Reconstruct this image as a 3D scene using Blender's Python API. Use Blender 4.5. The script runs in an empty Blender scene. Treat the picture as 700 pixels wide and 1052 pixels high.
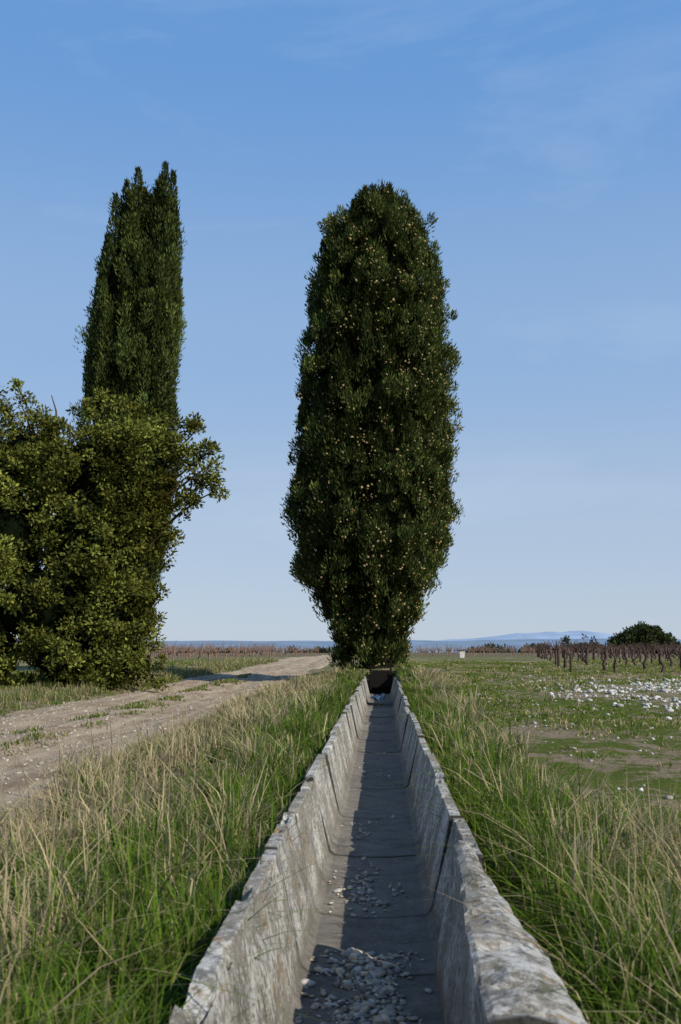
import bpy, math
import numpy as np
from mathutils import Vector
rng=np.random.default_rng(7)
scene=bpy.context.scene

# ---------------- helpers ----------------
def hsh(i,j,s): 
    v=np.sin(i*127.1+j*311.7+s*74.7)*43758.5453
    return v-np.floor(v)
def vn(x,y,s=0):
    x=np.asarray(x,float);y=np.asarray(y,float)
    xi=np.floor(x);yi=np.floor(y);fx=x-xi;fy=y-yi
    fx=fx*fx*(3-2*fx);fy=fy*fy*(3-2*fy)
    a=hsh(xi,yi,s);b=hsh(xi+1,yi,s);c=hsh(xi,yi+1,s);d=hsh(xi+1,yi+1,s)
    return a+(b-a)*fx+(c-a)*fy+(a-b-c+d)*fx*fy
def fbm(x,y,s=0,o=3):
    r=0;a=.5;t=0
    for k in range(o):
        r=r+a*vn(np.asarray(x)*2**k,np.asarray(y)*2**k,s+k);t+=a;a*=.5
    return r/t
def sstep(a,b,x):
    t=np.clip((x-a)/(b-a),0,1);return t*t*(3-2*t)

def mk(name,V,F,mat,col=None,smooth=False,parent=None):
    V=np.asarray(V,np.float32).reshape(-1,3);F=np.asarray(F,np.int32)
    me=bpy.data.meshes.new(name);k=F.shape[1]
    me.vertices.add(len(V));me.vertices.foreach_set('co',V.ravel())
    me.loops.add(F.size);me.loops.foreach_set('vertex_index',F.ravel())
    me.polygons.add(len(F));me.polygons.foreach_set('loop_start',np.arange(0,F.size,k,dtype=np.int32))
    me.update(calc_edges=True)
    if smooth: me.polygons.foreach_set('use_smooth',np.ones(len(F),bool))
    if col is not None:
        at=me.color_attributes.new('Col','FLOAT_COLOR','POINT')
        c=np.ones((len(V),4),np.float32);c[:,:3]=col
        at.data.foreach_set('color',c.ravel())
    me.materials.append(mat)
    ob=bpy.data.objects.new(name,me);scene.collection.objects.link(ob)
    if parent: ob.parent=parent
    return ob
def empty(name):
    e=bpy.data.objects.new(name,None);scene.collection.objects.link(e);return e

class NT:
    def __init__(s,name):
        s.m=bpy.data.materials.new(name);s.m.use_nodes=True;s.t=s.m.node_tree;s.t.nodes.clear()
        s.out=s.n('ShaderNodeOutputMaterial')
    def n(s,t,**k):
        x=s.t.nodes.new(t)
        for a,b in k.items(): setattr(x,a,b)
        return x
    def l(s,a,b): s.t.links.new(a,b)
    def noise(s,scale,detail=4,rough=.6,vec=None):
        x=s.n('ShaderNodeTexNoise');x.inputs['Scale'].default_value=scale;x.inputs['Detail'].default_value=detail;x.inputs['Roughness'].default_value=rough
        if vec is not None:s.l(vec,x.inputs['Vector'])
        return x.outputs['Fac']
    def ramp(s,fac,p0,p1,c0=(0,0,0),c1=(1,1,1)):
        x=s.n('ShaderNodeValToRGB');e=x.color_ramp.elements
        e[0].position=p0;e[1].position=p1;e[0].color=(*c0,1);e[1].color=(*c1,1)
        s.l(fac,x.inputs[0]);return x.outputs[0]
    def mix(s,f,a,b,bt='MIX'):
        x=s.n('ShaderNodeMix',data_type='RGBA',blend_type=bt)
        for i,v in ((0,f),(6,a),(7,b)):
            if hasattr(v,'links'): s.l(v,x.inputs[i])
            else: x.inputs[i].default_value=v if i==0 else (*v,1)
        return x.outputs[2]
    def math(s,op,a,b=0.):
        x=s.n('ShaderNodeMath',operation=op)
        for i,v in ((0,a),(1,b)):
            if hasattr(v,'links'): s.l(v,x.inputs[i])
            else: x.inputs[i].default_value=v
        return x.outputs[0]
    def pos(s): return s.n('ShaderNodeNewGeometry').outputs['Position']
    def col(s): return s.n('ShaderNodeVertexColor',layer_name='Col').outputs['Color']
    def bsdf(s,c,rough=.9,spec=.2,bump=None,bs=.3,bd=.02):
        b=s.n('ShaderNodeBsdfPrincipled')
        if hasattr(c,'links'): s.l(c,b.inputs['Base Color'])
        else: b.inputs['Base Color'].default_value=(*c,1)
        b.inputs['Roughness'].default_value=rough;b.inputs['Specular IOR Level'].default_value=spec
        if bump is not None:
            u=s.n('ShaderNodeBump');u.inputs['Strength'].default_value=bs;u.inputs['Distance'].default_value=bd
            s.l(bump,u.inputs['Height']);s.l(u.outputs[0],b.inputs['Normal'])
        s.l(b.outputs[0],s.out.inputs[0]);return b
def leafmat(name,trans=.3):
    t=NT(name);c=t.col()
    b=t.n('ShaderNodeBsdfDiffuse');t.l(c,b.inputs[0])
    tr=t.n('ShaderNodeBsdfTranslucent');t.l(c,tr.inputs[0])
    m=t.n('ShaderNodeMixShader');m.inputs[0].default_value=trans
    t.l(b.outputs[0],m.inputs[1]);t.l(tr.outputs[0],m.inputs[2]);t.l(m.outputs[0],t.out.inputs[0])
    return t.m
def plain(name,c,rough=.9,spec=.2,var=.5,scale=8,bd=.01):
    t=NT(name);f=t.noise(scale,5,vec=t.pos())
    cc=t.mix(t.ramp(f,.3,.7),tuple(x*(1-var) for x in c),tuple(min(1,x*(1+var*.6)) for x in c))
    t.bsdf(cc,rough,spec,f,.5,bd);return t.m

M_grass=leafmat('grass_blades',.35)
M_leaf=leafmat('foliage',.15)
M_vc=NT('coloured_mineral');_n=M_vc.noise(60,3,vec=M_vc.pos());M_vc.bsdf(M_vc.mix(M_vc.ramp(_n,.3,.7),M_vc.col(),(.6,.6,.6),'MULTIPLY'),.9,.2,_n,.4,.005);M_vc=M_vc.m
M_core=plain('dark_core_hull',(.006,.009,.004),1,0)  # added near-black core: blocks see-through, paints crown interiors as shade
M_bark=plain('bark',(.09,.065,.045),.95,.1,.6,12,.03)
M_vine=plain('vine_wood',(.085,.06,.05),.95,.1,.5,15,.01)

# ---------------- terrain ----------------
def road_c(y): return -4.45+.25*np.sin(y*.12+1)-.004*np.clip(y-25,0,60)**1.4
def road_hw(y): return 1.82+.16*np.sin(y*.4)+.1*np.sin(y*1.1+1)
def base_z(x,y):
    z=.012*np.clip(y,-15,48)
    z=z+.07*(fbm(x*.35,y*.35,3)-.5)*np.minimum(1,np.abs(x)/2)
    z=z+.10*np.exp(-((np.abs(x+.05)-.8)/.5)**2)         # berm along the channel
    z=z+.14*np.exp(-((x+.3)**2+(y-31.5)**2)/6)
    z=z+.14*sstep(-1.2,1.5,x)*sstep(10,30,y)
    z=z-.16*sstep(-1.6,-3.0,x)*sstep(8,28,y)*(1-sstep(45,70,y))
    z=z+.12*sstep(6.3,8.5,-x)
    return z
def road_z(x,y):
    d=(x-road_c(y))
    z=base_z(x,y)-.03
    z=z-.04*np.exp(-((np.abs(d)-.75)/.28)**2)+.035*np.exp(-(d/.3)**2)
    return z+.03*(fbm(x*2,y*1.2,9)-.5)
def ground_z(x,y):
    z=base_z(x,y)
    e=np.abs(x-road_c(y))-road_hw(y)
    rd=(1-sstep(-.15,.2,e))*(y<140)
    return z-.10*rd+(.03+.05*(x>1.4)*(y<45))*(fbm(x*3,y*3,5)-.5)*(np.abs(x)>.6)
def axis(segs):
    o=[]
    for a,b,n in segs:o+=list(np.linspace(a,b,n,endpoint=False))
    o.append(segs[-1][1]);return np.array(o)
xs=axis([(-9000,-600,8),(-600,-60,18),(-60,-12,40),(-12,-.62,76),(-.62,-.5,1)])
xs=np.concatenate([xs[:-1],[-.50,-.49,.39,.40],axis([(.52,12,96),(12,60,50),(60,600,18),(600,9000,8)])])
ys=axis([(-60,-4,20),(-4,45,300),(45,150,90),(150,1000,40),(1000,9500,20)])
X,Y=np.meshgrid(xs,ys);Z=ground_z(X,Y)
ch=(X>-.495)&(X<.395)&(Y<29.6);Z=np.where(ch,-.9,Z)
far=sstep(300,3000,np.hypot(X,Y));Z=Z-far*14
nx=len(xs);ny=len(ys)
def gridF(nx,ny):
    i=np.arange(nx-1)[None,:]+np.arange(ny-1)[:,None]*nx
    i=i.ravel();return np.stack([i,i+1,i+nx+1,i+nx],1)
t=NT('ground_soil_and_turf');p=t.pos()
sep=t.n('ShaderNodeSeparateXYZ');t.l(p,sep.inputs[0])
big=t.noise(.45,5,.65,p);med=t.noise(3,6,.7,p);fin=t.noise(30,5,.75,p);vf=t.noise(110,3,.7,p)
soil=t.mix(t.ramp(fin,.3,.7),(.17,.13,.085),(.42,.34,.24))
turf=t.mix(t.ramp(fin,.35,.65),(.05,.075,.016),(.16,.205,.036))
turf=t.mix(t.ramp(med,.5,.64),turf,t.mix(t.ramp(vf,.4,.6),(.11,.10,.045),(.27,.235,.12)))
c=t.mix(t.ramp(t.math('ADD',t.math('ADD',t.math('MULTIPLY',big,.45),t.math('MULTIPLY',med,.4)),t.math('MULTIPLY',fin,.15)),.485,.535),turf,soil)
farm=t.mix(t.ramp(t.noise(.02,4,.6,p),.4,.6),(.17,.12,.09),(.12,.13,.06))
mr=t.n('ShaderNodeMapRange');mr.inputs[1].default_value=50;mr.inputs[2].default_value=90;t.l(sep.outputs[1],mr.inputs[0])
c=t.mix(mr.outputs[0],c,farm)
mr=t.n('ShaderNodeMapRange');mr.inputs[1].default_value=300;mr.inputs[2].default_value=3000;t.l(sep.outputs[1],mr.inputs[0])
c=t.mix(mr.outputs[0],c,(.17,.23,.30))  # blue distance haze painted into the far ground colour
t.bsdf(c,1,.05,t.math('ADD',t.math('ADD',med,fin),vf),.9,.04)
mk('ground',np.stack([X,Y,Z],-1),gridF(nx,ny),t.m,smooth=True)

# dirt road
us=np.linspace(-1,1,41);ys=axis([(-25,50,300),(50,140,90)])
U,Y=np.meshgrid(us,ys);hw=road_hw(Y)+.16*(fbm(Y*2.2,U*0+np.sign(U)*3,8)-.5)*2
X=road_c(Y)+U*hw;Z=road_z(X,Y);Z=Z-.09*sstep(.93,1,np.abs(U))
t=NT('dirt_road');p=t.pos();f=t.noise(70,4,.7,p);m=t.noise(1.6,6,.7,p);mp=t.n('ShaderNodeMapping');mp.inputs['Scale'].default_value=(3,.35,1);t.l(p,mp.inputs[0]);st=t.noise(1.5,5,.65,mp.outputs[0])
c=t.mix(t.ramp(m,.35,.65),(.27,.20,.135),(.46,.365,.26))
c=t.mix(t.ramp(st,.42,.62),c,(.54,.45,.335));c=t.mix(t.ramp(f,.35,.65),t.mix(1,c,(.62,.6,.57),'MULTIPLY'),c)
t.bsdf(c,1,.05,t.math('ADD',f,t.math('MULTIPLY',m,2)),.8,.035)
mk('dirt_road',np.stack([X,Y,Z],-1),gridF(41,len(ys)),t.m,smooth=True)

# ---------------- irrigation channel ----------------
def topz(y): return .28+.0055*y
inner=[(-.40,0),(-.397,-.03),(-.305,-.43),(-.295,-.462),(-.265,-.485),(-.12,-.497),(0,-.5),(.12,-.497),(.265,-.485),(.295,-.462),(.305,-.43),(.397,-.03),(.40,0)]
outer=[(.404,.006),(.456,.006),(.461,-.002),(.455,-.1),(.39,-.45),(.32,-.60),(-.32,-.60),(-.39,-.45),(-.455,-.1),(-.461,-.002),(-.456,.006),(-.404,.006)]
def dens(pts,st):
    o=[]
    for a,b in zip(pts[:-1],pts[1:]):
        n=max(1,int(math.hypot(b[0]-a[0],b[1]-a[1])/st))
        for k in range(n):o.append((a[0]+(b[0]-a[0])*k/n,a[1]+(b[1]-a[1])*k/n))
    return o
prof=np.array(dens(inner+outer[:3],.016)+outer[2:9]+dens(outer[9:]+[inner[0]],.016))
K=len(prof)
VV=[];FF=[];CC=[];off=0
bounds=[-4.2,-2.6,-1.0,.9,2.35,4.38,5.3,6.75,8.2,9.85]
while bounds[-1]<28.6:bounds.append(bounds[-1]+rng.uniform(1.45,1.7))
for si,(a,b) in enumerate(zip(bounds[:-1],bounds[1:])):
    a+=.005;b-=.005
    dy=.015 if b<7 else (.03 if b<16 else .1)
    n=max(6,int((b-a)/dy));yy=np.linspace(a,b,n)
    if b<0: n=12;yy=np.linspace(a,b,n)
    ox,oz=rng.normal(0,.005),rng.normal(0,.004);tx=rng.normal(0,.003);segr=rng.random()
    flL=rng.normal(0,.009);flR=rng.normal(0,.009);hzL=rng.normal(0,.009);hzR=rng.normal(0,.009)
    PX=np.repeat(prof[:,0][None],n,0).copy();PZ=np.repeat(prof[:,1][None],n,0).copy();YY=np.repeat(yy[:,None],K,1)
    hgt=sstep(-.45,0,PZ)
    if b<4.5:   # the old broken slab on the near right side: thick, leaning inwards
        w=sstep(4.38,2.6,YY)
        tin=.34-.055*w;tout=.415+.105*w+.03*(fbm(YY*3,YY*0,71)-.5)
        top0=sstep(-.48,0,PZ)
        newx=np.where(PX<.432,0.262+(tin-.262)*top0,0.32+(tout-.32)*top0)
        onTop=(PZ>-.006)
        newx=np.where(onTop,tin+np.clip((PX-.40)/.06,0,1)*(tout-tin),newx)
        blend=(PX>.262)
        PX=np.where(blend,newx,PX)
        u=np.clip((PX-tin)/(tout-tin),0,1)
        PZ=np.where(onTop&blend,PZ+.022*np.sin(u*3.14)-.04*u*w+.04*(fbm(YY*4,u*1.5,72,4)-.5),PZ)
        PZ=np.where(blend,PZ+.02*hgt,PZ)
    PX=PX+np.where(PX<0,flL,flR)*hgt
    PZ=PZ+np.where(PX<0,hzL,hzR)*hgt
    chip=np.clip(fbm(YY*5,PX*9+si,21,4)-.62,0,1)*.30
    PZ=PZ-chip*(PZ>-.03)
    fine=(vn(YY*30+si*3,prof[:,1][None]*30+np.sign(prof[:,0][None])*7,si)-.5)
    PX=PX+fine*.003*np.sign(PX);PZ=PZ+fine*.003
    jn=np.zeros_like(PX)
    for sgn in (-1,1):
        for q in (rng.uniform(.44,.56),):
            yc=a+(b-a)*q+.006*np.sin(PZ*20+q*50)
            g=np.exp(-((YY-yc)/.009)**2)*((PX*sgn)>.27)*(b>1)
            jn=np.maximum(jn,g*.95);PX=PX+sgn*g*.010*(np.abs(PX)<.43);PZ=PZ-g*.010*(PZ>-.02)
    Xc=-.05+ox+PX+tx*(YY-a)+.006*np.sin(YY*.35)
    Zc=topz(YY)+oz+PZ
    V=np.stack([Xc,YY,Zc],-1).reshape(-1,3)
    i=np.arange(n-1)[:,None]*K+np.arange(K)[None];j=np.arange(n-1)[:,None]*K+(np.arange(K)[None]+1)%K
    F=np.stack([i,j,j+K,i+K],-1).reshape(-1,4)
    pz0=np.repeat(prof[:,1][None],n,0)+.10*(fbm(YY*3,YY*0+np.sign(prof[:,0])[None],33)-.5)
    fl=1-sstep(-.48,-.36,pz0)
    jd=np.minimum(YY-a,b-YY);jn=np.maximum(jn,np.exp(-jd/.014)*np.where(pz0<-.42,.6,1))
    CC.append(np.stack([fl.ravel(),jn.ravel(),np.full(n*K,segr)],-1))
    VV.append(V);FF+= (F+off).tolist();FF.append([off+k for k in range(K)][::-1]);FF.append([off+(n-1)*K+k for k in range(K)]);off+=n*K
t=NT('weathered_concrete');p=t.pos();c4=t.col();s=t.n('ShaderNodeSeparateColor');t.l(c4,s.inputs[0])
n1=t.noise(5,6,.7,p);n2=t.noise(30,6,.8,p);n3=t.noise(190,3,.8,p);n4=t.noise(3.0,5,.65,p)
c=t.mix(t.ramp(n1,.32,.68),(.26,.24,.20),(.42,.395,.345))
c=t.mix(t.ramp(n3,.38,.58),t.mix(1,c,(.58,.56,.53),'MULTIPLY'),c)
c=t.mix(t.math('MULTIPLY',t.ramp(t.math('ADD',t.math('MULTIPLY',n2,.5),t.math('MULTIPLY',n4,.5)),.50,.53),.9),c,(.60,.59,.55))     # lichen
v=t.n('ShaderNodeTexVoronoi');v.inputs['Scale'].default_value=13
wv=t.n('ShaderNodeVectorMath',operation='ADD');nn=t.n('ShaderNodeTexNoise');nn.inputs['Scale'].default_value=40;ws=t.n('ShaderNodeVectorMath',operation='SCALE');ws.inputs['Scale'].default_value=.03
t.l(p,nn.inputs['Vector']);t.l(nn.outputs['Color'],ws.inputs[0]);t.l(p,wv.inputs[0]);t.l(ws.outputs[0],wv.inputs[1]);t.l(wv.outputs[0],v.inputs['Vector'])
c=t.mix(t.math('MULTIPLY',t.ramp(v.outputs['Distance'],.20,.27,(1,1,1),(0,0,0)),t.ramp(n4,.44,.54)),c,(.62,.61,.57))
c=t.mix(t.math('MULTIPLY',t.ramp(t.noise(9,5,.7,p),.58,.64),.7),c,(.34,.21,.08))  # orange lichen
c=t.mix(t.math('MULTIPLY',t.ramp(t.noise(6,7,.8,p),.52,.60),.75),c,(.09,.083,.068))   # damp stains
c=t.mix(t.math('MULTIPLY',t.ramp(n2,.37,.44,(1,1,1),(0,0,0)),.75),c,(.085,.08,.065))
c=t.mix(t.math('MULTIPLY',t.ramp(t.noise(4,6,.8,p),.57,.63),.65),c,(.07,.078,.035))  # moss
silt=t.mix(t.ramp(n1,.35,.65),(.16,.148,.125),(.28,.255,.218))
silt=t.mix(t.ramp(n3,.3,.7),t.mix(1,silt,(.75,.75,.75),'MULTIPLY'),silt)
silt=t.mix(t.math('MULTIPLY',t.ramp(n2,.5,.62),.5),silt,(.34,.31,.26))
c=t.mix(s.outputs[0],c,silt);c=t.mix(t.math('MULTIPLY',s.outputs[1],.85),c,(.03,.028,.022))
c=t.mix(.35,c,t.mix(s.outputs[2],(.55,.55,.55),(1,1,1)),'MULTIPLY')
t.bsdf(c,.93,.12,t.math('ADD',n2,t.math('MULTIPLY',n3,.8)),.8,.010)
me=bpy.data.meshes.new('irrigation_channel');V=np.concatenate(VV);me.from_pydata(V.tolist(),[],FF)
at=me.color_attributes.new('Col','FLOAT_COLOR','POINT');cc=np.ones((len(V),4),np.float32);cc[:,:3]=np.concatenate(CC);at.data.foreach_set('color',cc.ravel())
me.materials.append(t.m);me.update()
ob=bpy.data.objects.new('irrigation_channel',me);scene.collection.objects.link(ob)
def floorz(x,y):
    r=np.abs(x+.05)
    return topz(y)-.5+.002+np.interp(r,[0,.12,.265,.30],[0,.003,.015,.05])

# ---------------- stones ----------------
import bmesh
bm=bmesh.new();bmesh.ops.create_icosphere(bm,subdivisions=1,radius=1);IV=np.array([v.co[:] for v in bm.verts]);IF=np.array([[v.index for v in f.verts] for f in bm.faces]);bm.free()
bm=bmesh.new();bmesh.ops.create_icosphere(bm,subdivisions=2,radius=1);IV2=np.array([v.co[:] for v in bm.verts]);IF2=np.array([[v.index for v in f.verts] for f in bm.faces]);bm.free()
def stones(name,P,S,col,flat=.55,mat=M_vc,hi=False,parent=None):
    iv,iF=(IV2,IF2) if hi else (IV,IF)
    n=len(P);V=iv[None]*(1+rng.uniform(-.22,.22,(n,len(iv),1))*(.5 if hi else 1))
    V=V*rng.uniform(.6,1.3,(n,1,3))*np.array([1,1,flat])
    a=rng.uniform(0,6.28,n);b=rng.normal(0,.35,n)
    y=V[...,1]*np.cos(b)[:,None]-V[...,2]*np.sin(b)[:,None];z=V[...,1]*np.sin(b)[:,None]+V[...,2]*np.cos(b)[:,None]
    x=V[...,0];X=x*np.cos(a)[:,None]-y*np.sin(a)[:,None];Y=x*np.sin(a)[:,None]+y*np.cos(a)[:,None]
    V=np.stack([X,Y,z],-1)*S[:,None,None]+P[:,None]
    F=iF[None]+np.arange(n)[:,None,None]*len(iv)
    c=np.repeat(col[:,None],len(iv),1).reshape(-1,3)
    return mk(name,V,F.reshape(-1,3),mat,c,True,parent)
# gravel in the channel
yy=np.concatenate([3.2+1.5*rng.random(1300)**.8,rng.normal(5.9,.28,240),rng.normal(7.7,.2,90),rng.normal(10.5,.3,40),rng.uniform(5,27,130)])
n=len(yy);xx=-.05+np.clip(rng.normal(-.02,.10,n),-.26,.24);k=fbm(yy*4,xx*5,91)>.42
yy=yy[k];xx=xx[k];n=len(xx)
S=np.clip(np.exp(rng.normal(-4.7,.5,n)),.004,.026)
g=rng.uniform(.22,.62,n);wr=rng.uniform(0,1,n);col=np.stack([g*(1.02+.12*wr),g*.96,g*(.9-.2*wr)],-1)
stones('channel_gravel',np.stack([xx,yy,floorz(xx,yy)+S*.25],-1),S,col,.5,hi=True)
# road gravel
n=6500
yy=4+40*rng.random(n)**1.6;uu=rng.uniform(-1,1,n);xx=road_c(yy)+uu*road_hw(yy)*1.02;S=np.clip(np.exp(rng.normal(-4.3,.45,n)),.006,.045)
g=rng.uniform(.25,.6,n);stones('road_gravel',np.stack([xx,yy,road_z(xx,yy)+.002-.09*sstep(.93,1,np.abs(uu))],-1),S,np.stack([g,g*.88,g*.72],-1))
# white stones
n=4200
xx=6.9+rng.normal(0,1.8,n);yy=20.5+rng.normal(0,2.6,n)+.25*(xx-6.5)
k=(fbm(xx*1.3,yy*.8,77)>.44)&(xx>3.2)
x2=rng.uniform(1.6,14,2600);y2=4+34*rng.random(2600)**1.2
k2=fbm(x2*.8,y2*.5,78)>.47
xx=np.r_[xx[k],x2[k2]];yy=np.r_[yy[k],y2[k2]];n=len(xx);S=np.clip(np.exp(rng.normal(-3.65,.45,n)),.010,.065);S[k.sum():]*=.6
g=rng.uniform(.35,.75,n);stones('white_stones',np.stack([xx,yy,ground_z(xx,yy)+S*.2],-1),S,np.stack([g,g*.96,g*.88],-1),.7)

# ---------------- grass ----------------
def blades(name,P,h,w,lean,curl,cb,ct,parent=None):
    n=len(P);az=rng.uniform(0,2*np.pi,n);a2=az+np.pi/2+rng.normal(0,.5,n)
    T=np.array([0,.35,.7,1.]);W=np.array([1,.9,.6,.06])
    D=h[:,None]*(lean[:,None]*T+curl[:,None]*T**2)
    Zz=h[:,None]*(T-.45*np.minimum(curl[:,None],1.3)*T**2.5)
    cx=P[:,0,None]+D*np.cos(az)[:,None];cy=P[:,1,None]+D*np.sin(az)[:,None];cz=P[:,2,None]+Zz
    sx=(np.cos(a2)*w*.5)[:,None]*W;sy=(np.sin(a2)*w*.5)[:,None]*W
    V=np.stack([np.stack([cx-sx,cy-sy,cz],-1),np.stack([cx+sx,cy+sy,cz],-1)],2)
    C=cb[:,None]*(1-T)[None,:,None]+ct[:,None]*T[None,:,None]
    C=np.repeat(C[:,:,None],2,2)
    o=np.arange(n)[:,None]*8
    F=np.stack([np.concatenate([o+2*k,o+2*k+1,o+2*k+3,o+2*k+2],1) for k in range(3)],1)
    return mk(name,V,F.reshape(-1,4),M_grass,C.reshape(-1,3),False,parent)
def grasscol(x,y,dry,n,tipf=.15):
    u=rng.random((n,1))
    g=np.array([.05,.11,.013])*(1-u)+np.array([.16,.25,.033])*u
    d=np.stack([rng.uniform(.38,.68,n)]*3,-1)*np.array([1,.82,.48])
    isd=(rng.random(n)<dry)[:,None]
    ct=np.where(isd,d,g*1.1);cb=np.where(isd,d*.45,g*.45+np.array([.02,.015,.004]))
    tip=(rng.random((n,1))<tipf)&~isd;ct=np.where(tip,np.array([.30,.26,.11]),ct)
    return cb,ct,isd[:,0]
def tufted(n,xa,xb,ya,yb,per,spread):
    m=n//per
    ty=ya*(yb/ya)**rng.random(m);tx=rng.uniform(xa,xb,m)
    tx=np.repeat(tx,per);ty=np.repeat(ty,per)
    return tx+rng.normal(0,spread,len(tx)),ty+rng.normal(0,spread,len(ty)),np.repeat(rng.random(m),per)
def make_verge(name,sgn,n):
    if sgn<0: x,y,tr=tufted(n,-2.75,-.5,1.0,31,40,.045)
    else: x,y,tr=tufted(n,.42,2.0,1.0,31,40,.045)
    inn=(x>-.52)&(x<.45)&(y<29.5)
    inn|=(x>-.52)&(x<.52)&(y<4.4)
    if sgn>0:
        lim=.85+.7*fbm(y*.25,y*0+2,31)+.95*np.exp(-(y-1)/3.5)
        inn|=(x>lim)
        near=np.exp(-(y-1)/4)
    else:
        inn|=(x<road_c(y)+road_hw(y)+.15*rng.normal(0,1,len(x)))|((fbm(x*1.5,y*.7,12)<.38)&(x<-1.3))
        near=0*y
    k=~inn;x,y,tr=x[k],y[k],tr[k];n=len(x);near=near[k]
    pn=fbm(x*1.6,y*.9,15,3)
    edge=np.clip((-x-1.4)/1.0,0,1) if sgn<0 else np.clip((x-1.1)/.8,0,1)
    dry=np.clip(.06+.60*sstep(.53,.63,pn)+.22*edge+.6*(tr>.90),0,.88)*np.where(np.abs(x)<1.05,.3,1)
    cb,ct,isd=grasscol(x,y,dry,n)
    h=(.04+.31*tr**1.7+.13*fbm(x*1.4,y*1.4,16))*rng.uniform(.4,1.15,n)*np.where(isd,1.1,1)
    h*=np.where(np.abs(x+.03)<.7,.8,1.0)
    h*=1-.35*sstep(8,25,y)
    h*=(1-.45*edge) if sgn<0 else (1-.55*np.clip((x-.75)/.5,0,1)*(1-near))
    w=(.0047+.00048*y)*rng.uniform(.5,1.8,n)
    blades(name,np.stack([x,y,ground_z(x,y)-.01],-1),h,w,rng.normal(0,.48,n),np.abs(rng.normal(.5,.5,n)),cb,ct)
make_verge('grass',-1,125000)
make_verge('grass',1,98000)
def tall(name,C,per,hmin,hmax,spread=.06,dryp=.85,wm=1.,ln=.3,cu=.4):
    C=np.array(C);m=len(C);x=np.repeat(C[:,0],per)+rng.normal(0,spread,m*per);y=np.repeat(C[:,1],per)+rng.normal(0,spread,m*per)
    n=len(x);cb,ct,isd=grasscol(x,y,np.full(n,dryp),n);sc=np.repeat(rng.uniform(.6,1.15,m),per)
    h=rng.uniform(hmin,hmax,n)*sc;w=(.0028+.00038*y)*rng.uniform(.6,1.5,n)*wm
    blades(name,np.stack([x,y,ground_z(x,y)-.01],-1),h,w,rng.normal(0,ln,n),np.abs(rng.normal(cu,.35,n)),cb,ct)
C=[(rng.uniform(-2.5,-.95),1.6+6*rng.random()**1.3) for _ in range(52)]
C+=[(rng.uniform(-2.75,-1.6),rng.uniform(7,26)) for _ in range(110)]
C+=[(rng.uniform(-1.7,-.78),rng.uniform(1.8,6)) for _ in range(9)]
tall('dry_grass',C,42,.16,.44,.04,.8,1.5,.5,.6)
C=[(rng.uniform(.75,1.7),2.2+4.0*rng.random()**1.1) for _ in range(50)]
C+=[(rng.uniform(.75,1.3),rng.uniform(6,26)) for _ in range(42)]
tall('dry_grass',C,46,.16,.50,.04,.7,1.5,.5,.6)
C=[(rng.uniform(-2.6,-.9),rng.uniform(2,9)) for _ in range(70)]+[(rng.uniform(.8,1.8),rng.uniform(2.2,6)) for _ in range(32)]
tall('dry_grass',C,4,.4,.8,.04,1.,.9)
# base of oak / beyond road
C=[(road_c(yy)-road_hw(yy)-abs(rng.normal(.5,.9)),yy) for yy in rng.uniform(10,60,300)]
tall('dry_grass',C,36,.10,.32,.14,.5)
# tussocks scattered in the field
C=[(1.3+11*rng.random(),4+30*rng.random()) for _ in range(260)]
tall('dry_grass',C,34,.04,.15,.09,.35,1.2,.5,.5)
# short turf of the field
x=1.0+13*rng.random(160000)**1.2;y=3+45*rng.random(160000)**1.35
k=(fbm(x*.55,y*.4,50,4)+.12*(rng.random(len(x))-.5)>.45);x,y=x[k],y[k];n=len(x)
pn=fbm(x*1.2,y*.8,51);cb,ct,_=grasscol(x,y,.05+.45*sstep(.50,.64,pn),n);cb=cb*1.4
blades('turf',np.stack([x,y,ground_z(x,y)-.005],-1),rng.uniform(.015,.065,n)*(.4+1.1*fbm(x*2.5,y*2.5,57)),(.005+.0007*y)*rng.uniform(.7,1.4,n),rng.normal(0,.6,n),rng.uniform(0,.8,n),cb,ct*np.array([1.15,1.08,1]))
# left verge turf and road middle
x=-14+8.3*rng.random(45000);y=6+50*rng.random(45000)**1.2
k=(x<road_c(y)-road_hw(y)+.05)&(fbm(x*.5,y*.4,53,3)>.40);x,y=x[k],y[k]
ym=4+35*rng.random(14000);xm=road_c(ym)+rng.normal(0,.22,14000);k=fbm(xm*2,ym*.7,54)>.58;xm,ym=xm[k],ym[k]
zz=np.r_[ground_z(x,y),road_z(xm,ym)];x=np.r_[x,xm];y=np.r_[y,ym];n=len(x)
cb,ct,_=grasscol(x,y,np.full(n,.3),n)
blades('turf',np.stack([x,y,zz-.005],-1),rng.uniform(.02,.08,n),(.006+.0007*y)*rng.uniform(.7,1.4,n),rng.normal(0,.4,n),rng.uniform(0,.6,n),cb,ct)

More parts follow.
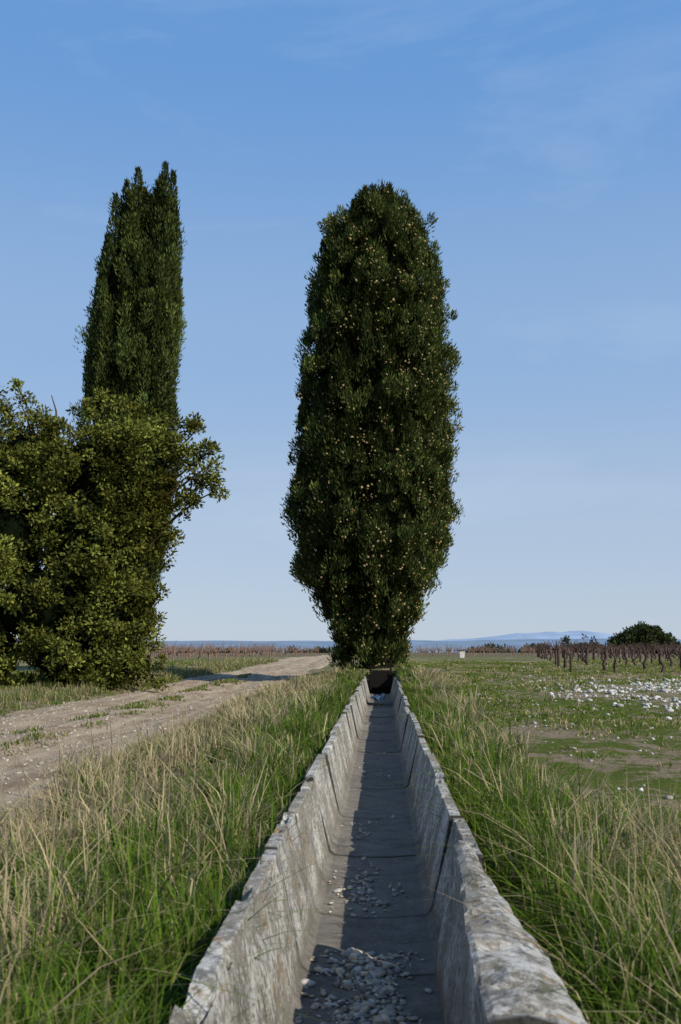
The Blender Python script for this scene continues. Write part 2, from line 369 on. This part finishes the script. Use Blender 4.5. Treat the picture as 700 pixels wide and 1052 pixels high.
# ---------------- foliage ----------------
def kites(P,D,L,W,col):
    n=len(P);D=D/np.linalg.norm(D,axis=1,keepdims=True)
    r=rng.normal(0,1,(n,3));S=np.cross(D,r);S/=np.linalg.norm(S,axis=1,keepdims=True)+1e-9
    V=np.stack([P,P+D*(L*.45)[:,None]+S*(W*.5)[:,None],P+D*L[:,None],P+D*(L*.45)[:,None]-S*(W*.5)[:,None]],1)
    return V.reshape(-1,3),np.repeat(col,4,0)
def kmesh(name,V,C,parent=None,mat=M_leaf):
    F=np.arange(len(V)).reshape(-1,4);return mk(name,V,F,mat,C,False,parent)
def tubes(name,P,R,mat,parent=None,sides=5):
    P=np.asarray(P,float);R=np.asarray(R,float);n,K,_=P.shape
    D=np.gradient(P,axis=1);D/=np.linalg.norm(D,axis=2,keepdims=True)+1e-9
    ref=np.where(np.abs(D[...,2:3])>.9,np.array([1.,0,0]),np.array([0,0,1.]))
    A=np.cross(D,ref);A/=np.linalg.norm(A,axis=2,keepdims=True)+1e-9;B=np.cross(D,A)
    th=np.arange(sides)/sides*2*np.pi
    V=P[:,:,None]+R[:,:,None,None]*(A[:,:,None]*np.cos(th)[:,None]+B[:,:,None]*np.sin(th)[:,None])
    o=(np.arange(n)*K*sides)[:,None,None];k=(np.arange(K-1)*sides)[None,:,None];s=np.arange(sides)[None,None];s2=(s+1)%sides
    F=np.stack([o+k+s,o+k+s2,o+k+sides+s2,o+k+sides+s],-1).reshape(-1,4)
    return mk(name,V,F,mat,None,True,parent)
def hull(name,prof,cx,cy,scale,parent,seed,bot):
    zz=np.linspace(prof[0][0]+bot,prof[-1][0]-.5,60);th=np.linspace(0,2*np.pi,40,endpoint=False)
    Z,T=np.meshgrid(zz,th,indexing='ij');r=np.interp(Z,[p[0] for p in prof],[p[1] for p in prof])*scale*(.85+.3*fbm(T*2,Z*1.2,seed))
    cxx=cx(Z) if callable(cx) else cx
    V=np.stack([cxx+r*np.cos(T),cy+r*np.sin(T),Z],-1).reshape(-1,3)
    i=np.arange(59)[:,None]*40;j=np.arange(40)[None];j2=(j+1)%40
    F=np.stack([i+j,i+j2,i+40+j2,i+40+j],-1).reshape(-1,4);mk(name,V,F,M_core,None,True,parent)
def cypress(parent,prof,cx,cy,nclump,per,csz,elong,bright,seed,cones=0,rough=.3,lumpA=.22,zs_=.9,protr=.14,leaf=1.,l2a=.6):
    pz=[p[0] for p in prof];pr=[p[1] for p in prof]
    zs=np.linspace(pz[0],pz[-1],400);cdf=np.cumsum(np.interp(zs,pz,pr)+.15);cdf/=cdf[-1]
    z=np.interp(rng.random(nclump),cdf,zs);th=rng.uniform(0,2*np.pi,nclump)
    lump=fbm(th*2.2,z*zs_,seed,2)-.5
    l2=fbm(th*5.5,z*zs_*2.2,seed+9,2)-.5
    r=np.interp(z,pz,pr)*(1+lumpA*lump)+l2a*l2*np.clip(np.interp(z,pz,pr),0,1)+rng.normal(0,.06,nclump)-.10
    out=rng.random(nclump)<protr; r=r+out*rng.uniform(.02,rough,nclump)
    cxx=cx(z) if callable(cx) else np.full(nclump,cx)
    N=np.stack([np.cos(th),np.sin(th),np.zeros(nclump)],-1)
    Cc=np.stack([cxx+r*N[:,0],cy+r*N[:,1],z],-1)
    sz=csz*rng.uniform(.5,1.3,nclump)*np.where(out,.8,1)
    tone=bright*rng.uniform(.6,1.35,nclump)*np.clip(1+1.0*lump+3.0*l2,.2,2)  # hollows coloured darker and bulges lighter, shading painted into the clumps
    n=nclump*per
    q=rng.normal(0,1,(n,3));q/=np.linalg.norm(q,axis=1,keepdims=True);rad=rng.random(n)**.5
    s=np.repeat(sz,per);NN=np.repeat(N,per,0)
    P=np.repeat(Cc,per,0)+q*(rad*s)[:,None]*np.array([1,1,elong])
    D=q*.45*np.array([1,1,.5])+NN*.3+np.array([0,0,.85])+rng.normal(0,.22,(n,3))
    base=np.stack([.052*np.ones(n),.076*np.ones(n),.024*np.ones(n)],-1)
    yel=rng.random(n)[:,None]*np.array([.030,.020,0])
    C=(base+yel)*(np.repeat(tone,per)*rng.uniform(.7,1.3,n)*(.28+.72*rad))[:,None]  # leaf colour darkened toward each clump centre as painted shade
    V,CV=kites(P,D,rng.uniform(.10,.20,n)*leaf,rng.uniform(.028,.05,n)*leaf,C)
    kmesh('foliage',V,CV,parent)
    if cones:
        i=rng.integers(0,nclump,cones)
        q=rng.normal(0,1,(cones,3));q/=np.linalg.norm(q,axis=1,keepdims=True)
        P=Cc[i]+q*(sz[i]*.7)[:,None]*np.array([1,1,elong])+N[i]*(sz[i]*.6)[:,None]
        g=rng.uniform(.6,1.3,cones)[:,None]
        stones('cones',P,rng.uniform(.022,.044,cones),g*np.array([.40,.30,.14]),1.,parent=parent)
# main cypress
cyp=empty('cypress_tree')
profA=[(.55,.85),(1.2,1.0),(2.0,1.25),(3.0,1.75),(3.8,2.08),(4.6,2.28),(5.6,2.40),(6.6,2.32),(7.8,2.28),(9.4,2.30),(11,2.18),(12.6,2.0),(14.0,1.78),(15.0,1.5),(15.7,1.15),(16.2,.7),(16.6,.25)]
cxA=lambda z:-.30+.022*(z-5)
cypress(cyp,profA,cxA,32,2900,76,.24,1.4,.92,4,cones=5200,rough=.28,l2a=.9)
def spikes(parent,items,bright=.8):
    Ps=[];Ds=[];Cs=[]
    for (x,y,z0,z1,r) in items:
        m=int(260*(z1-z0)*max(r,.12)/.25);u=rng.random(m)**.8
        q=rng.normal(0,1,(m,2));q/=np.linalg.norm(q,axis=1,keepdims=True);rr=r*(1-u**1.3)*rng.random(m)**.5+.02
        Ps.append(np.stack([x+q[:,0]*rr,y+q[:,1]*rr,z0+(z1-z0)*u],-1));Ds.append(np.stack([q[:,0]*.3,q[:,1]*.3,np.full(m,.9)],-1)+rng.normal(0,.15,(m,3)))
        Cs.append(np.array([.06,.08,.024])*(bright*rng.uniform(.5,1.5,m)*(.4+.6*rr/r))[:,None])
    P=np.concatenate(Ps);V,C=kites(P,np.concatenate(Ds),rng.uniform(.1,.2,len(P)),rng.uniform(.03,.05,len(P)),np.concatenate(Cs));kmesh('foliage_tips',V,C,parent)
it=[]
for i in range(44):
    a=rng.uniform(0,6.28);rr=rng.uniform(.05,1.45);z=16.3-1.25*(rr/1.5)**2;it.append((-.08+math.cos(a)*rr,32+math.sin(a)*rr,z-.9,z+rng.uniform(-.2,.6),rng.uniform(.15,.28)))
for i in range(230):
    z=rng.uniform(3.5,15);a=rng.uniform(0,6.28);rr=np.interp(z,[p[0] for p in profA],[p[1] for p in profA])-rng.uniform(-.14,.2);it.append((cxA(z)+math.cos(a)*rr,32+math.sin(a)*rr,z-.45,z+rng.uniform(.2,.5),rng.uniform(.14,.26)))
spikes(cyp,it)
hull('dark_core_hull',profA,cxA,32,.76,cyp,4,.5)
P=[[[-.35+rng.normal(0,.02),32,z] for z in np.linspace(.3,15,10)]];tubes('trunk',P,[np.linspace(.34,.04,10)],M_bark,cyp,10)
L=[];R=[]
for z in np.linspace(1.2,14,60):
    a=rng.uniform(0,6.28);rr=np.interp(z,[p[0] for p in profA],[p[1] for p in profA])*.85
    L.append([[-.35+math.cos(a)*rr*u,32+math.sin(a)*rr*u,z+rr*.9*u**1.4] for u in np.linspace(0,1,5)]);R.append(np.linspace(.06,.012,5))
tubes('limbs',L,R,M_bark,cyp)
# left twin cypress
cy2=empty('cypress_tree')
pL=[(.3,.5),(1.5,.95),(4,1.2),(7,1.15),(9,1.1),(10.5,1.05),(12.5,.88),(13.6,.7),(14.6,.5),(15.3,.2)]
pR=[(3,.6),(6,.85),(9,.75),(11,.72),(12.7,.66),(14,.5),(15,.3),(15.5,.1)]
cL=lambda z:-7.8+.012*(z-5)+.03*np.clip(z-10,0,9);cR=lambda z:-6.95+.035*(z-8)
cypress(cy2,pL,cL,29,1500,60,.18,2.4,1.2,14,rough=.18,zs_=.4,lumpA=.15,leaf=.9)
cypress(cy2,pR,cR,28.8,1000,60,.17,2.4,1.2,24,rough=.18,zs_=.4,lumpA=.15,leaf=.9)
it=[(-7.5,29,14.4,16.0,.32),(-7.85,29,14.0,15.6,.32),(-8.15,28.9,13.2,15.1,.3),(-7.25,28.9,14,15.3,.24),(-6.6,28.8,14.4,16.05,.28),(-6.36,28.8,14.0,15.8,.26),(-6.85,28.8,13.6,15.0,.22),(-8.4,29,12.2,13.9,.28),(-6.25,28.8,12.8,14.6,.24)]
for i in range(70):
    z=rng.uniform(8,13.5);a=rng.choice([rng.uniform(-.9,.9),rng.uniform(2.3,4)]);rt=math.cos(a)>0;c=cR(z) if rt else cL(z);pp=pR if rt else pL;rr=np.interp(z,[p[0] for p in pp],[p[1] for p in pp])
    it.append((c+math.cos(a)*rr*.93,28.9+math.sin(a)*rr,z-.4,z+rng.uniform(.3,.6),.15))
spikes(cy2,it,1.15)
hull('dark_core_hull',pL,cL,29,.76,cy2,4,.5);hull('dark_core_hull',pR,cR,28.8,.72,cy2,4,.5)
tubes('trunk',[[[-7.6,29,z] for z in np.linspace(0,14,9)],[[-7.5+.08*i,28.9,z] for i,z in enumerate(np.linspace(0,13,9))]],[np.linspace(.3,.04,9)]*2,M_bark,cy2,9)

# broadleaf crown from ellipsoid lobes
def crown(parent,lobes,dens,per,leafL,base,hs=.72,seed=0,csz=.33,cull=.42,yel=1.):
    Pc=[];big=[l for l in lobes if min(l[3:])>.7] or lobes
    for (x,y,z,rx,ry,rz) in lobes:
        m=max(4,int(dens*(rx*ry*rz)**(2/3)*12))
        q=rng.normal(0,1,(m,3));q/=np.linalg.norm(q,axis=1,keepdims=True)
        rr=(1+.3*(fbm(q[:,0]*3+x,q[:,2]*3+q[:,1]*2,seed)-.5)*2)*(.7+.33*rng.random(m)**.5)
        Pc.append(np.array([x,y,z])+q*rr[:,None]*np.array([rx,ry,rz]))
    Pc=np.concatenate(Pc)
    keep=np.ones(len(Pc),bool)
    for (x,y,z,rx,ry,rz) in big:
        d=((Pc-np.array([x,y,z]))/np.array([rx,ry,rz]));keep&=~((d**2).sum(1)<cull)
    keep&=Pc[:,2]>base_z(Pc[:,0],Pc[:,1])-.1
    if seed==3: keep&=fbm(Pc[:,0]*1.5+Pc[:,1]*.8,Pc[:,2]*1.5,61,2)>.26
    Pc=Pc[keep];m=len(Pc);n=m*per
    sz=csz*rng.uniform(.5,1.4,m);tone=rng.uniform(.45,1.5,m)*np.clip(-.1+2.2*fbm(Pc[:,0]*1.3+Pc[:,1],Pc[:,2]*1.3,seed+5,2),.25,1.8)
    q=rng.normal(0,1,(n,3));q/=np.linalg.norm(q,axis=1,keepdims=True);rad=rng.random(n)**.5
    P=np.repeat(Pc,per,0)+q*(rad*np.repeat(sz,per))[:,None]*np.array([1,1,.8])
    D=q+rng.normal(0,.5,(n,3))+np.array([0,0,.25])
    C=base[None]*(np.repeat(tone,per)*rng.uniform(.65,1.4,n)*(.4+.6*rad))[:,None]+ yel*(rng.random(n)[:,None]**3)*np.array([.05,.035,0])  # inner leaves of a clump coloured darker to imitate self-shading
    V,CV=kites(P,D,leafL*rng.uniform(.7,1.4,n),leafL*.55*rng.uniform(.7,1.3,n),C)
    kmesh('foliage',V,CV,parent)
    HV=[];HF=[]
    for i,(x,y,z,rx,ry,rz) in enumerate(big):
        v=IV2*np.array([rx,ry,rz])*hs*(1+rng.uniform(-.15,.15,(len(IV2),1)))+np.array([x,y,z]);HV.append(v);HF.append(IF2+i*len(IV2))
    mk('dark_core_hull',np.concatenate(HV),np.concatenate(HF),M_core,None,True,parent)
oak=empty('holm_oak_tree')
big=[(-7.6,26,5.8,1.45,1.4,1.35),(-6.25,25.8,6.0,.85,1.0,.85),(-9.3,26,6.1,1.2,1.3,1.2),(-10.9,26,5.8,1.3,1.4,1.3),(-10,25.5,4.2,1.7,1.5,1.8),
(-7.6,25.4,4.1,1.35,1.2,1.5),(-6.75,25.7,4.5,.75,.85,.95),(-8.8,25.3,2.3,1.5,1.2,1.5),(-6.95,25.6,2.3,.8,.9,1.4),(-11.5,25.6,2.4,1.7,1.5,1.9),(-12.7,26,5,1.6,1.6,1.9),
(-6.85,25.8,1.1,.8,.9,.9),(-10.2,25.3,1.1,1.4,1.1,1.1),(-8.0,25.4,1.0,1.2,1.0,.9)]
small=[]
for l in big:
    for k in range(13):
        q=rng.normal(0,1,3);q[1]-=.6;q[2]+=.15;q/=np.linalg.norm(q);s=rng.uniform(.22,.52);e=rng.uniform(.95,1.16)
        small.append((l[0]+q[0]*l[3]*e,l[1]+q[1]*l[4]*e,l[2]+q[2]*l[5]*e,s*1.15,s,s*.8))
fr=[(-5.3,25.8,6.3,.5),(-4.85,25.8,5.85,.42),(-4.6,25.9,5.45,.32),(-5.3,25.7,5.4,.4),(-4.75,25.7,6.5,.3),(-5.5,25.8,7.0,.36),(-5.1,25.6,4.95,.3),(-5.75,25.6,5.0,.4),(-4.35,25.8,6.05,.24),(-4.3,25.8,5.65,.2),(-4.9,25.7,6.95,.2),(-4.9,25.7,5.15,.24),(-5.4,25.7,4.7,.26),
(-5.0,25.8,7.2,.15),(-4.45,25.8,6.4,.15),(-4.2,25.8,5.3,.15),(-5.8,25.7,5.7,.4),(-5.75,25.8,6.5,.4),
(-6.3,25.8,7.25,.45),(-7.0,25.9,7.5,.45),(-7.8,26,7.55,.42),(-8.5,26,7.35,.36),(-9.2,26,7.6,.42),(-9.9,26,7.8,.45),(-10.4,26,7.4,.45),(-11.1,26,7.6,.4),(-5.8,25.8,7.3,.26),(-9.0,26,8.05,.2),(-10.0,26,8.35,.2),(-10.6,26,8.1,.16),(-7.4,25.9,7.95,.18),
(-5.85,25.5,3.5,.33),(-5.75,25.5,2.6,.24),(-6.0,25.5,1.5,.36),(-5.6,25.5,4.1,.28),(-6.0,25.5,.9,.4),(-5.6,25.3,.5,.3),(-5.7,25.5,1.9,.18)]
small+=[(a,b,c,d,d,d*.8) for a,b,c,d in fr]
small+=[(rng.uniform(-11.3,-9.2),rng.uniform(23.9,24.5),rng.uniform(2.8,5.6),.5,.4,.4) for _ in range(14)]
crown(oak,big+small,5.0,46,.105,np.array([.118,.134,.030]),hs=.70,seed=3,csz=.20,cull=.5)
tubes('trunk',[[[-8.2,25.9,.1+3.5*u] for u in np.linspace(0,1,6)]],[np.linspace(.32,.2,6)],M_bark,oak,10)
L=[];R=[]
for l in big+[(a,b,c,d) for a,b,c,d in fr]:
    L.append([[-8.2+(l[0]+8.2)*u+.12*math.sin(7*u+l[2]),25.9+(l[1]-25.9)*u,1.6+(l[2]-1.6)*u**.6+.12*math.sin(6*u+l[0])*u] for u in np.linspace(0,1,9)]);R.append(np.linspace(.1,.012,9))
tubes('limbs',L,R,M_bark,oak,6)

# distant trees
far1=empty('round_tree')
crown(far1,[(38.2,150,2.6,3.2,3,2.2),(36,150,2.0,2.2,2,1.5),(41,150,2.1,2.0,2,1.6),(38.8,150,3.6,2.4,2,1.2)],3.0,24,.4,np.array([.05,.068,.028]),csz=.5,hs=.85,yel=.3)
tubes('trunk',[[[38.3,150,z] for z in (.2,1,2,3)]],[[.3,.26,.2,.1]],M_bark,far1)
hedge=empty('distant_tree_line');lb=[]
for i in range(60):
    x=rng.uniform(22,110);h=rng.uniform(.5,1.4);lb.append((x,250+rng.uniform(-15,15),.5+h*.5,rng.uniform(1.5,3.5),2,h))
for i in range(26): 
    lb.append((rng.uniform(-85,-10),230+rng.uniform(-10,20),.4,rng.uniform(1.5,4),2,rng.uniform(.4,1.0)))
for i in range(9):
    x=46+i*2.6+rng.normal(0,.7);lb.append((x,255,1.9,.6,.6,2.3+rng.normal(0,.4)))
crown(hedge,lb,1.2,12,.8,np.array([.08,.085,.06]),csz=.6,hs=.8,yel=.3)

# vineyards
def vineyard(name,pts,hs,colmat,canes=7,cl=.55,thin=1.):
    TP=[];TR=[]
    for (x,y) in pts:
        z=float(ground_z(np.array(x),np.array(y)));h=rng.uniform(.45,.65)*hs;dx,dy=rng.normal(0,.06,2);r=rng.uniform(.035,.055)
        TP.append([[x,y,z-.03],[x+dx,y+dy,z+h*.35],[x-dx*.5,y,z+h*.7],[x,y+dy,z+h],[x,y+dy,z+h+.03]]);TR.append([r*1.2,r,r*.9,r*1.1,r*.3])
        for k in range(canes):
            a=rng.uniform(0,6.28);l=rng.uniform(.4,1.1)*cl;ou=rng.uniform(.2,1.1)
            TP.append([[x+math.cos(a)*l*ou*u,y+dy+math.sin(a)*l*ou*u,z+h-.04+l*u**1.3] for u in (0,.25,.5,.75,1)])
            TR.append(np.array([.022,.018,.012,.009,.005])*(1 if y<50 else 1.3)*thin)
    tubes(name,TP,TR,colmat,None,4)
pts=[]
for rI in range(20):
    for k in range(19):
        x=5.6+k*1.3+rng.normal(0,.08)+rI*.3;y=30+rI*2.3+rng.normal(0,.12)
        if rng.random()<.9: pts.append((x,y))
vineyard('vineyard',pts,1.05,M_vine,6,.38)
M_cane=plain('vine_canes',(.24,.16,.12),.95,.1,.4,15,.01)
pts=[]
for rI in range(14):
    for k in range(34):
        x=-32+k*.95+rng.normal(0,.2);y=60+rI*6+rng.normal(0,.5)
        if (x<road_c(np.array(y))-2.4 or x>road_c(np.array(y))+2.6) and rng.random()<.85: pts.append((x,y))
for rI in range(6):
    for k in range(40):
        if rng.random()<.75: pts.append((-4+k*1.2+rng.normal(0,.2),90+rI*9+rng.normal(0,.3)))
vineyard('vineyard',pts,.65,M_cane,11,.75,.85)

# ---------------- hills ----------------
def ridge(name,y0,depth,hfn,c,x0,x1,n=260):
    x=np.linspace(x0,x1,n);rows=[0,.25,.5,.75,1.,1.3]
    V=[]
    for r in rows:
        hh=hfn(x)*math.sin(min(r,1)*math.pi/2)*(1 if r<=1 else .6)
        V.append(np.stack([x,np.full(n,y0+depth*r)+60*np.sin(x*.004),hh-15*(r==0)+hfn(x)*.06*(fbm(x*.01,x*0+r*5,9)-.5)],-1))
    V=np.array(V)
    t=NT(name+'_haze');f=t.noise(.006,5,.6,t.pos());t.bsdf(t.mix(t.ramp(f,.35,.65),tuple(q*.85 for q in c),tuple(q*1.12 for q in c)),1,0)  # aerial haze painted as a bluish base colour, no atmosphere simulated
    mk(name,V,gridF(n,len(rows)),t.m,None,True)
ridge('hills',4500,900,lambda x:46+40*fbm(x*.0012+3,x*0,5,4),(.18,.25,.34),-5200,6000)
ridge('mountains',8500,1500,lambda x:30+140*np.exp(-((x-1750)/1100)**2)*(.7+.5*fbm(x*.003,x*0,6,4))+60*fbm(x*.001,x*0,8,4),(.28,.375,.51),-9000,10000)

# ---------------- sluice gate, marker ----------------
def box(cx,cy,cz,sx,sy,sz,bev=.006):
    bm=bmesh.new();bmesh.ops.create_cube(bm,size=1)
    for v in bm.verts:v.co=Vector((v.co.x*sx+cx,v.co.y*sy+cy,v.co.z*sz+cz))
    bmesh.ops.bevel(bm,geom=bm.edges[:],offset=min(bev,min(sx,sy,sz)*.3),segments=2,affect='EDGES');return bm
def addbox(name,mat,parent,*a):
    bm=box(*a);me=bpy.data.meshes.new(name);bm.to_mesh(me);bm.free();me.materials.append(mat);o=bpy.data.objects.new(name,me);scene.collection.objects.link(o);o.parent=parent
sg=empty('sluice_gate')
Mm=plain('rusty_dark_steel',(.014,.012,.011),.85,.1,.5,20,.003);Mc=plain('gate_concrete',(.2,.185,.16),.95,.1,.5,9,.02)
yb=28.7;tz=float(topz(yb))
addbox('headwall_left',Mc,sg,-.60,yb+.9,tz-.26,.22,.2,.56,.02);addbox('headwall_right',Mc,sg,.50,yb+.9,tz-.26,.22,.2,.56,.02)
addbox('headwall_sill',Mm,sg,-.05,yb+.92,tz-.45,.86,.16,.3,.02)
addbox('post_left',Mm,sg,-.33,yb+.72,tz-.05,.06,.06,.7);addbox('post_right',Mm,sg,.26,yb+.72,tz+.0,.06,.06,.9)
addbox('crossbar',Mm,sg,-.035,yb+.72,tz+.25,.52,.07,.06);addbox('gate_plate',Mm,sg,-.035,yb+.72,tz-.09,.52,.02,.5)
th=np.linspace(0,2*np.pi,17);tubes('handwheel',[[[.10+.11*math.cos(a),yb+.72+.11*math.sin(a),tz+.44] for a in th]],[[.016]*17],Mm,sg)
addbox('spindle',Mm,sg,.10,yb+.72,tz+.37,.035,.035,.16)
u=np.linspace(-1,1,24);v=np.linspace(-1,1,24);U,Vv=np.meshgrid(u,v)
X=-.10+U*.16+.03*np.sin(Vv*5);Y=23.5+Vv*.5+.05*np.sin(U*6);Z=topz(Y)-.42+.16*fbm(U*2.4+3,Vv*2.4,5)+.08*U**2
t=NT('blue_plastic');t.bsdf((.06,.12,.19),.6,.3);mk('plastic_sheet',np.stack([X,Y,Z],-1),gridF(24,24),t.m,None,True)
sm=empty('stone_marker');addbox('post',plain('marker_whitewash',(.62,.6,.55)),sm,4.9,62,.9,.35,.35,.55,.05);addbox('cap',Mc,sm,4.9,62,1.21,.42,.42,.07,.02)

# ---------------- world, sun, camera ----------------
SD=Vector((.84,-.54,0)).normalized();el=math.radians(36)
az=math.atan2(SD.x,SD.y)
w=bpy.data.worlds.new('World');scene.world=w;w.use_nodes=True;nt=w.node_tree;nt.nodes.clear()
def N(t):return nt.nodes.new(t)
o=N('ShaderNodeOutputWorld');bg=N('ShaderNodeBackground');sk=N('ShaderNodeTexSky')
sk.sky_type='NISHITA';sk.sun_disc=False;sk.sun_elevation=el;sk.sun_rotation=az;sk.air_density=1.0;sk.dust_density=.5;sk.ozone_density=2;sk.altitude=200
BS=.13;bg.inputs[1].default_value=BS
tc=N('ShaderNodeTexCoord');sx=N('ShaderNodeSeparateXYZ');hz=N('ShaderNodeValToRGB')
hz.color_ramp.interpolation='EASE';e=hz.color_ramp.elements
cols=[(0,(.48,.57,.70)),(.10,(.43,.54,.71)),(.30,(.29,.46,.73)),(.55,(.15,.345,.71)),(1,(.08,.2,.45))]
e[0].position=0;e[1].position=1
for p_,_c in cols[1:-1]: e.new(p_)
for i,(p_,c_) in enumerate(cols): e[i].position=p_;e[i].color=(*c_,1)
sc=N('ShaderNodeVectorMath');sc.operation='SCALE';sc.inputs['Scale'].default_value=1/BS
mh=N('ShaderNodeMix');mh.data_type='RGBA';mh.inputs[0].default_value=.87
mp=N('ShaderNodeMapping');mp.inputs['Scale'].default_value=(1.4,2.2,5);mp.inputs['Rotation'].default_value=(.2,.6,.3)
nz=N('ShaderNodeTexNoise');nz.inputs['Scale'].default_value=1.6;nz.inputs['Detail'].default_value=8;nz.inputs['Roughness'].default_value=.62;nz.inputs['Distortion'].default_value=.5
rp=N('ShaderNodeValToRGB');rp.color_ramp.elements[0].position=.54;rp.color_ramp.elements[1].position=.85;rp.color_ramp.elements[1].color=(.3,.3,.3,1)
mx=N('ShaderNodeMix');mx.data_type='RGBA';mx.inputs[7].default_value=(4.8,5.6,6.8,1)
for a,b in ((tc.outputs['Generated'],sx.inputs[0]),(sx.outputs[2],hz.inputs[0]),(hz.outputs[0],sc.inputs[0]),(sk.outputs[0],mh.inputs[6]),(sc.outputs[0],mh.inputs[7]),(mh.outputs[2],mx.inputs[6]),
  (tc.outputs['Generated'],mp.inputs[0]),(mp.outputs[0],nz.inputs['Vector']),(nz.outputs['Fac'],rp.inputs[0]),(rp.outputs[0],mx.inputs[0]),(mx.outputs[2],bg.inputs[0]),(bg.outputs[0],o.inputs[0])):nt.links.new(a,b)
sl=bpy.data.lights.new('sun','SUN');sl.energy=5.0;sl.angle=math.radians(.5);sl.color=(1,.92,.79)
so=bpy.data.objects.new('sun',sl);scene.collection.objects.link(so)
dv=Vector((SD.x*math.cos(el),SD.y*math.cos(el),math.sin(el)));so.rotation_euler=(-dv).to_track_quat('-Z','Y').to_euler();so.location=(20,-10,20)
cam=bpy.data.cameras.new('camera');co=bpy.data.objects.new('camera',cam);scene.collection.objects.link(co)
cam.sensor_fit='VERTICAL';cam.sensor_height=36;cam.sensor_width=24;cam.lens=35;cam.clip_end=30000;cam.clip_start=.05
co.location=(0,0,1.15);co.rotation_euler=(math.radians(97.95),0,math.radians(2.35))
cam.dof.use_dof=True;cam.dof.focus_distance=14;cam.dof.aperture_fstop=5.6
scene.camera=co
scene.view_settings.view_transform='Standard';scene.view_settings.look='None';scene.view_settings.exposure=0
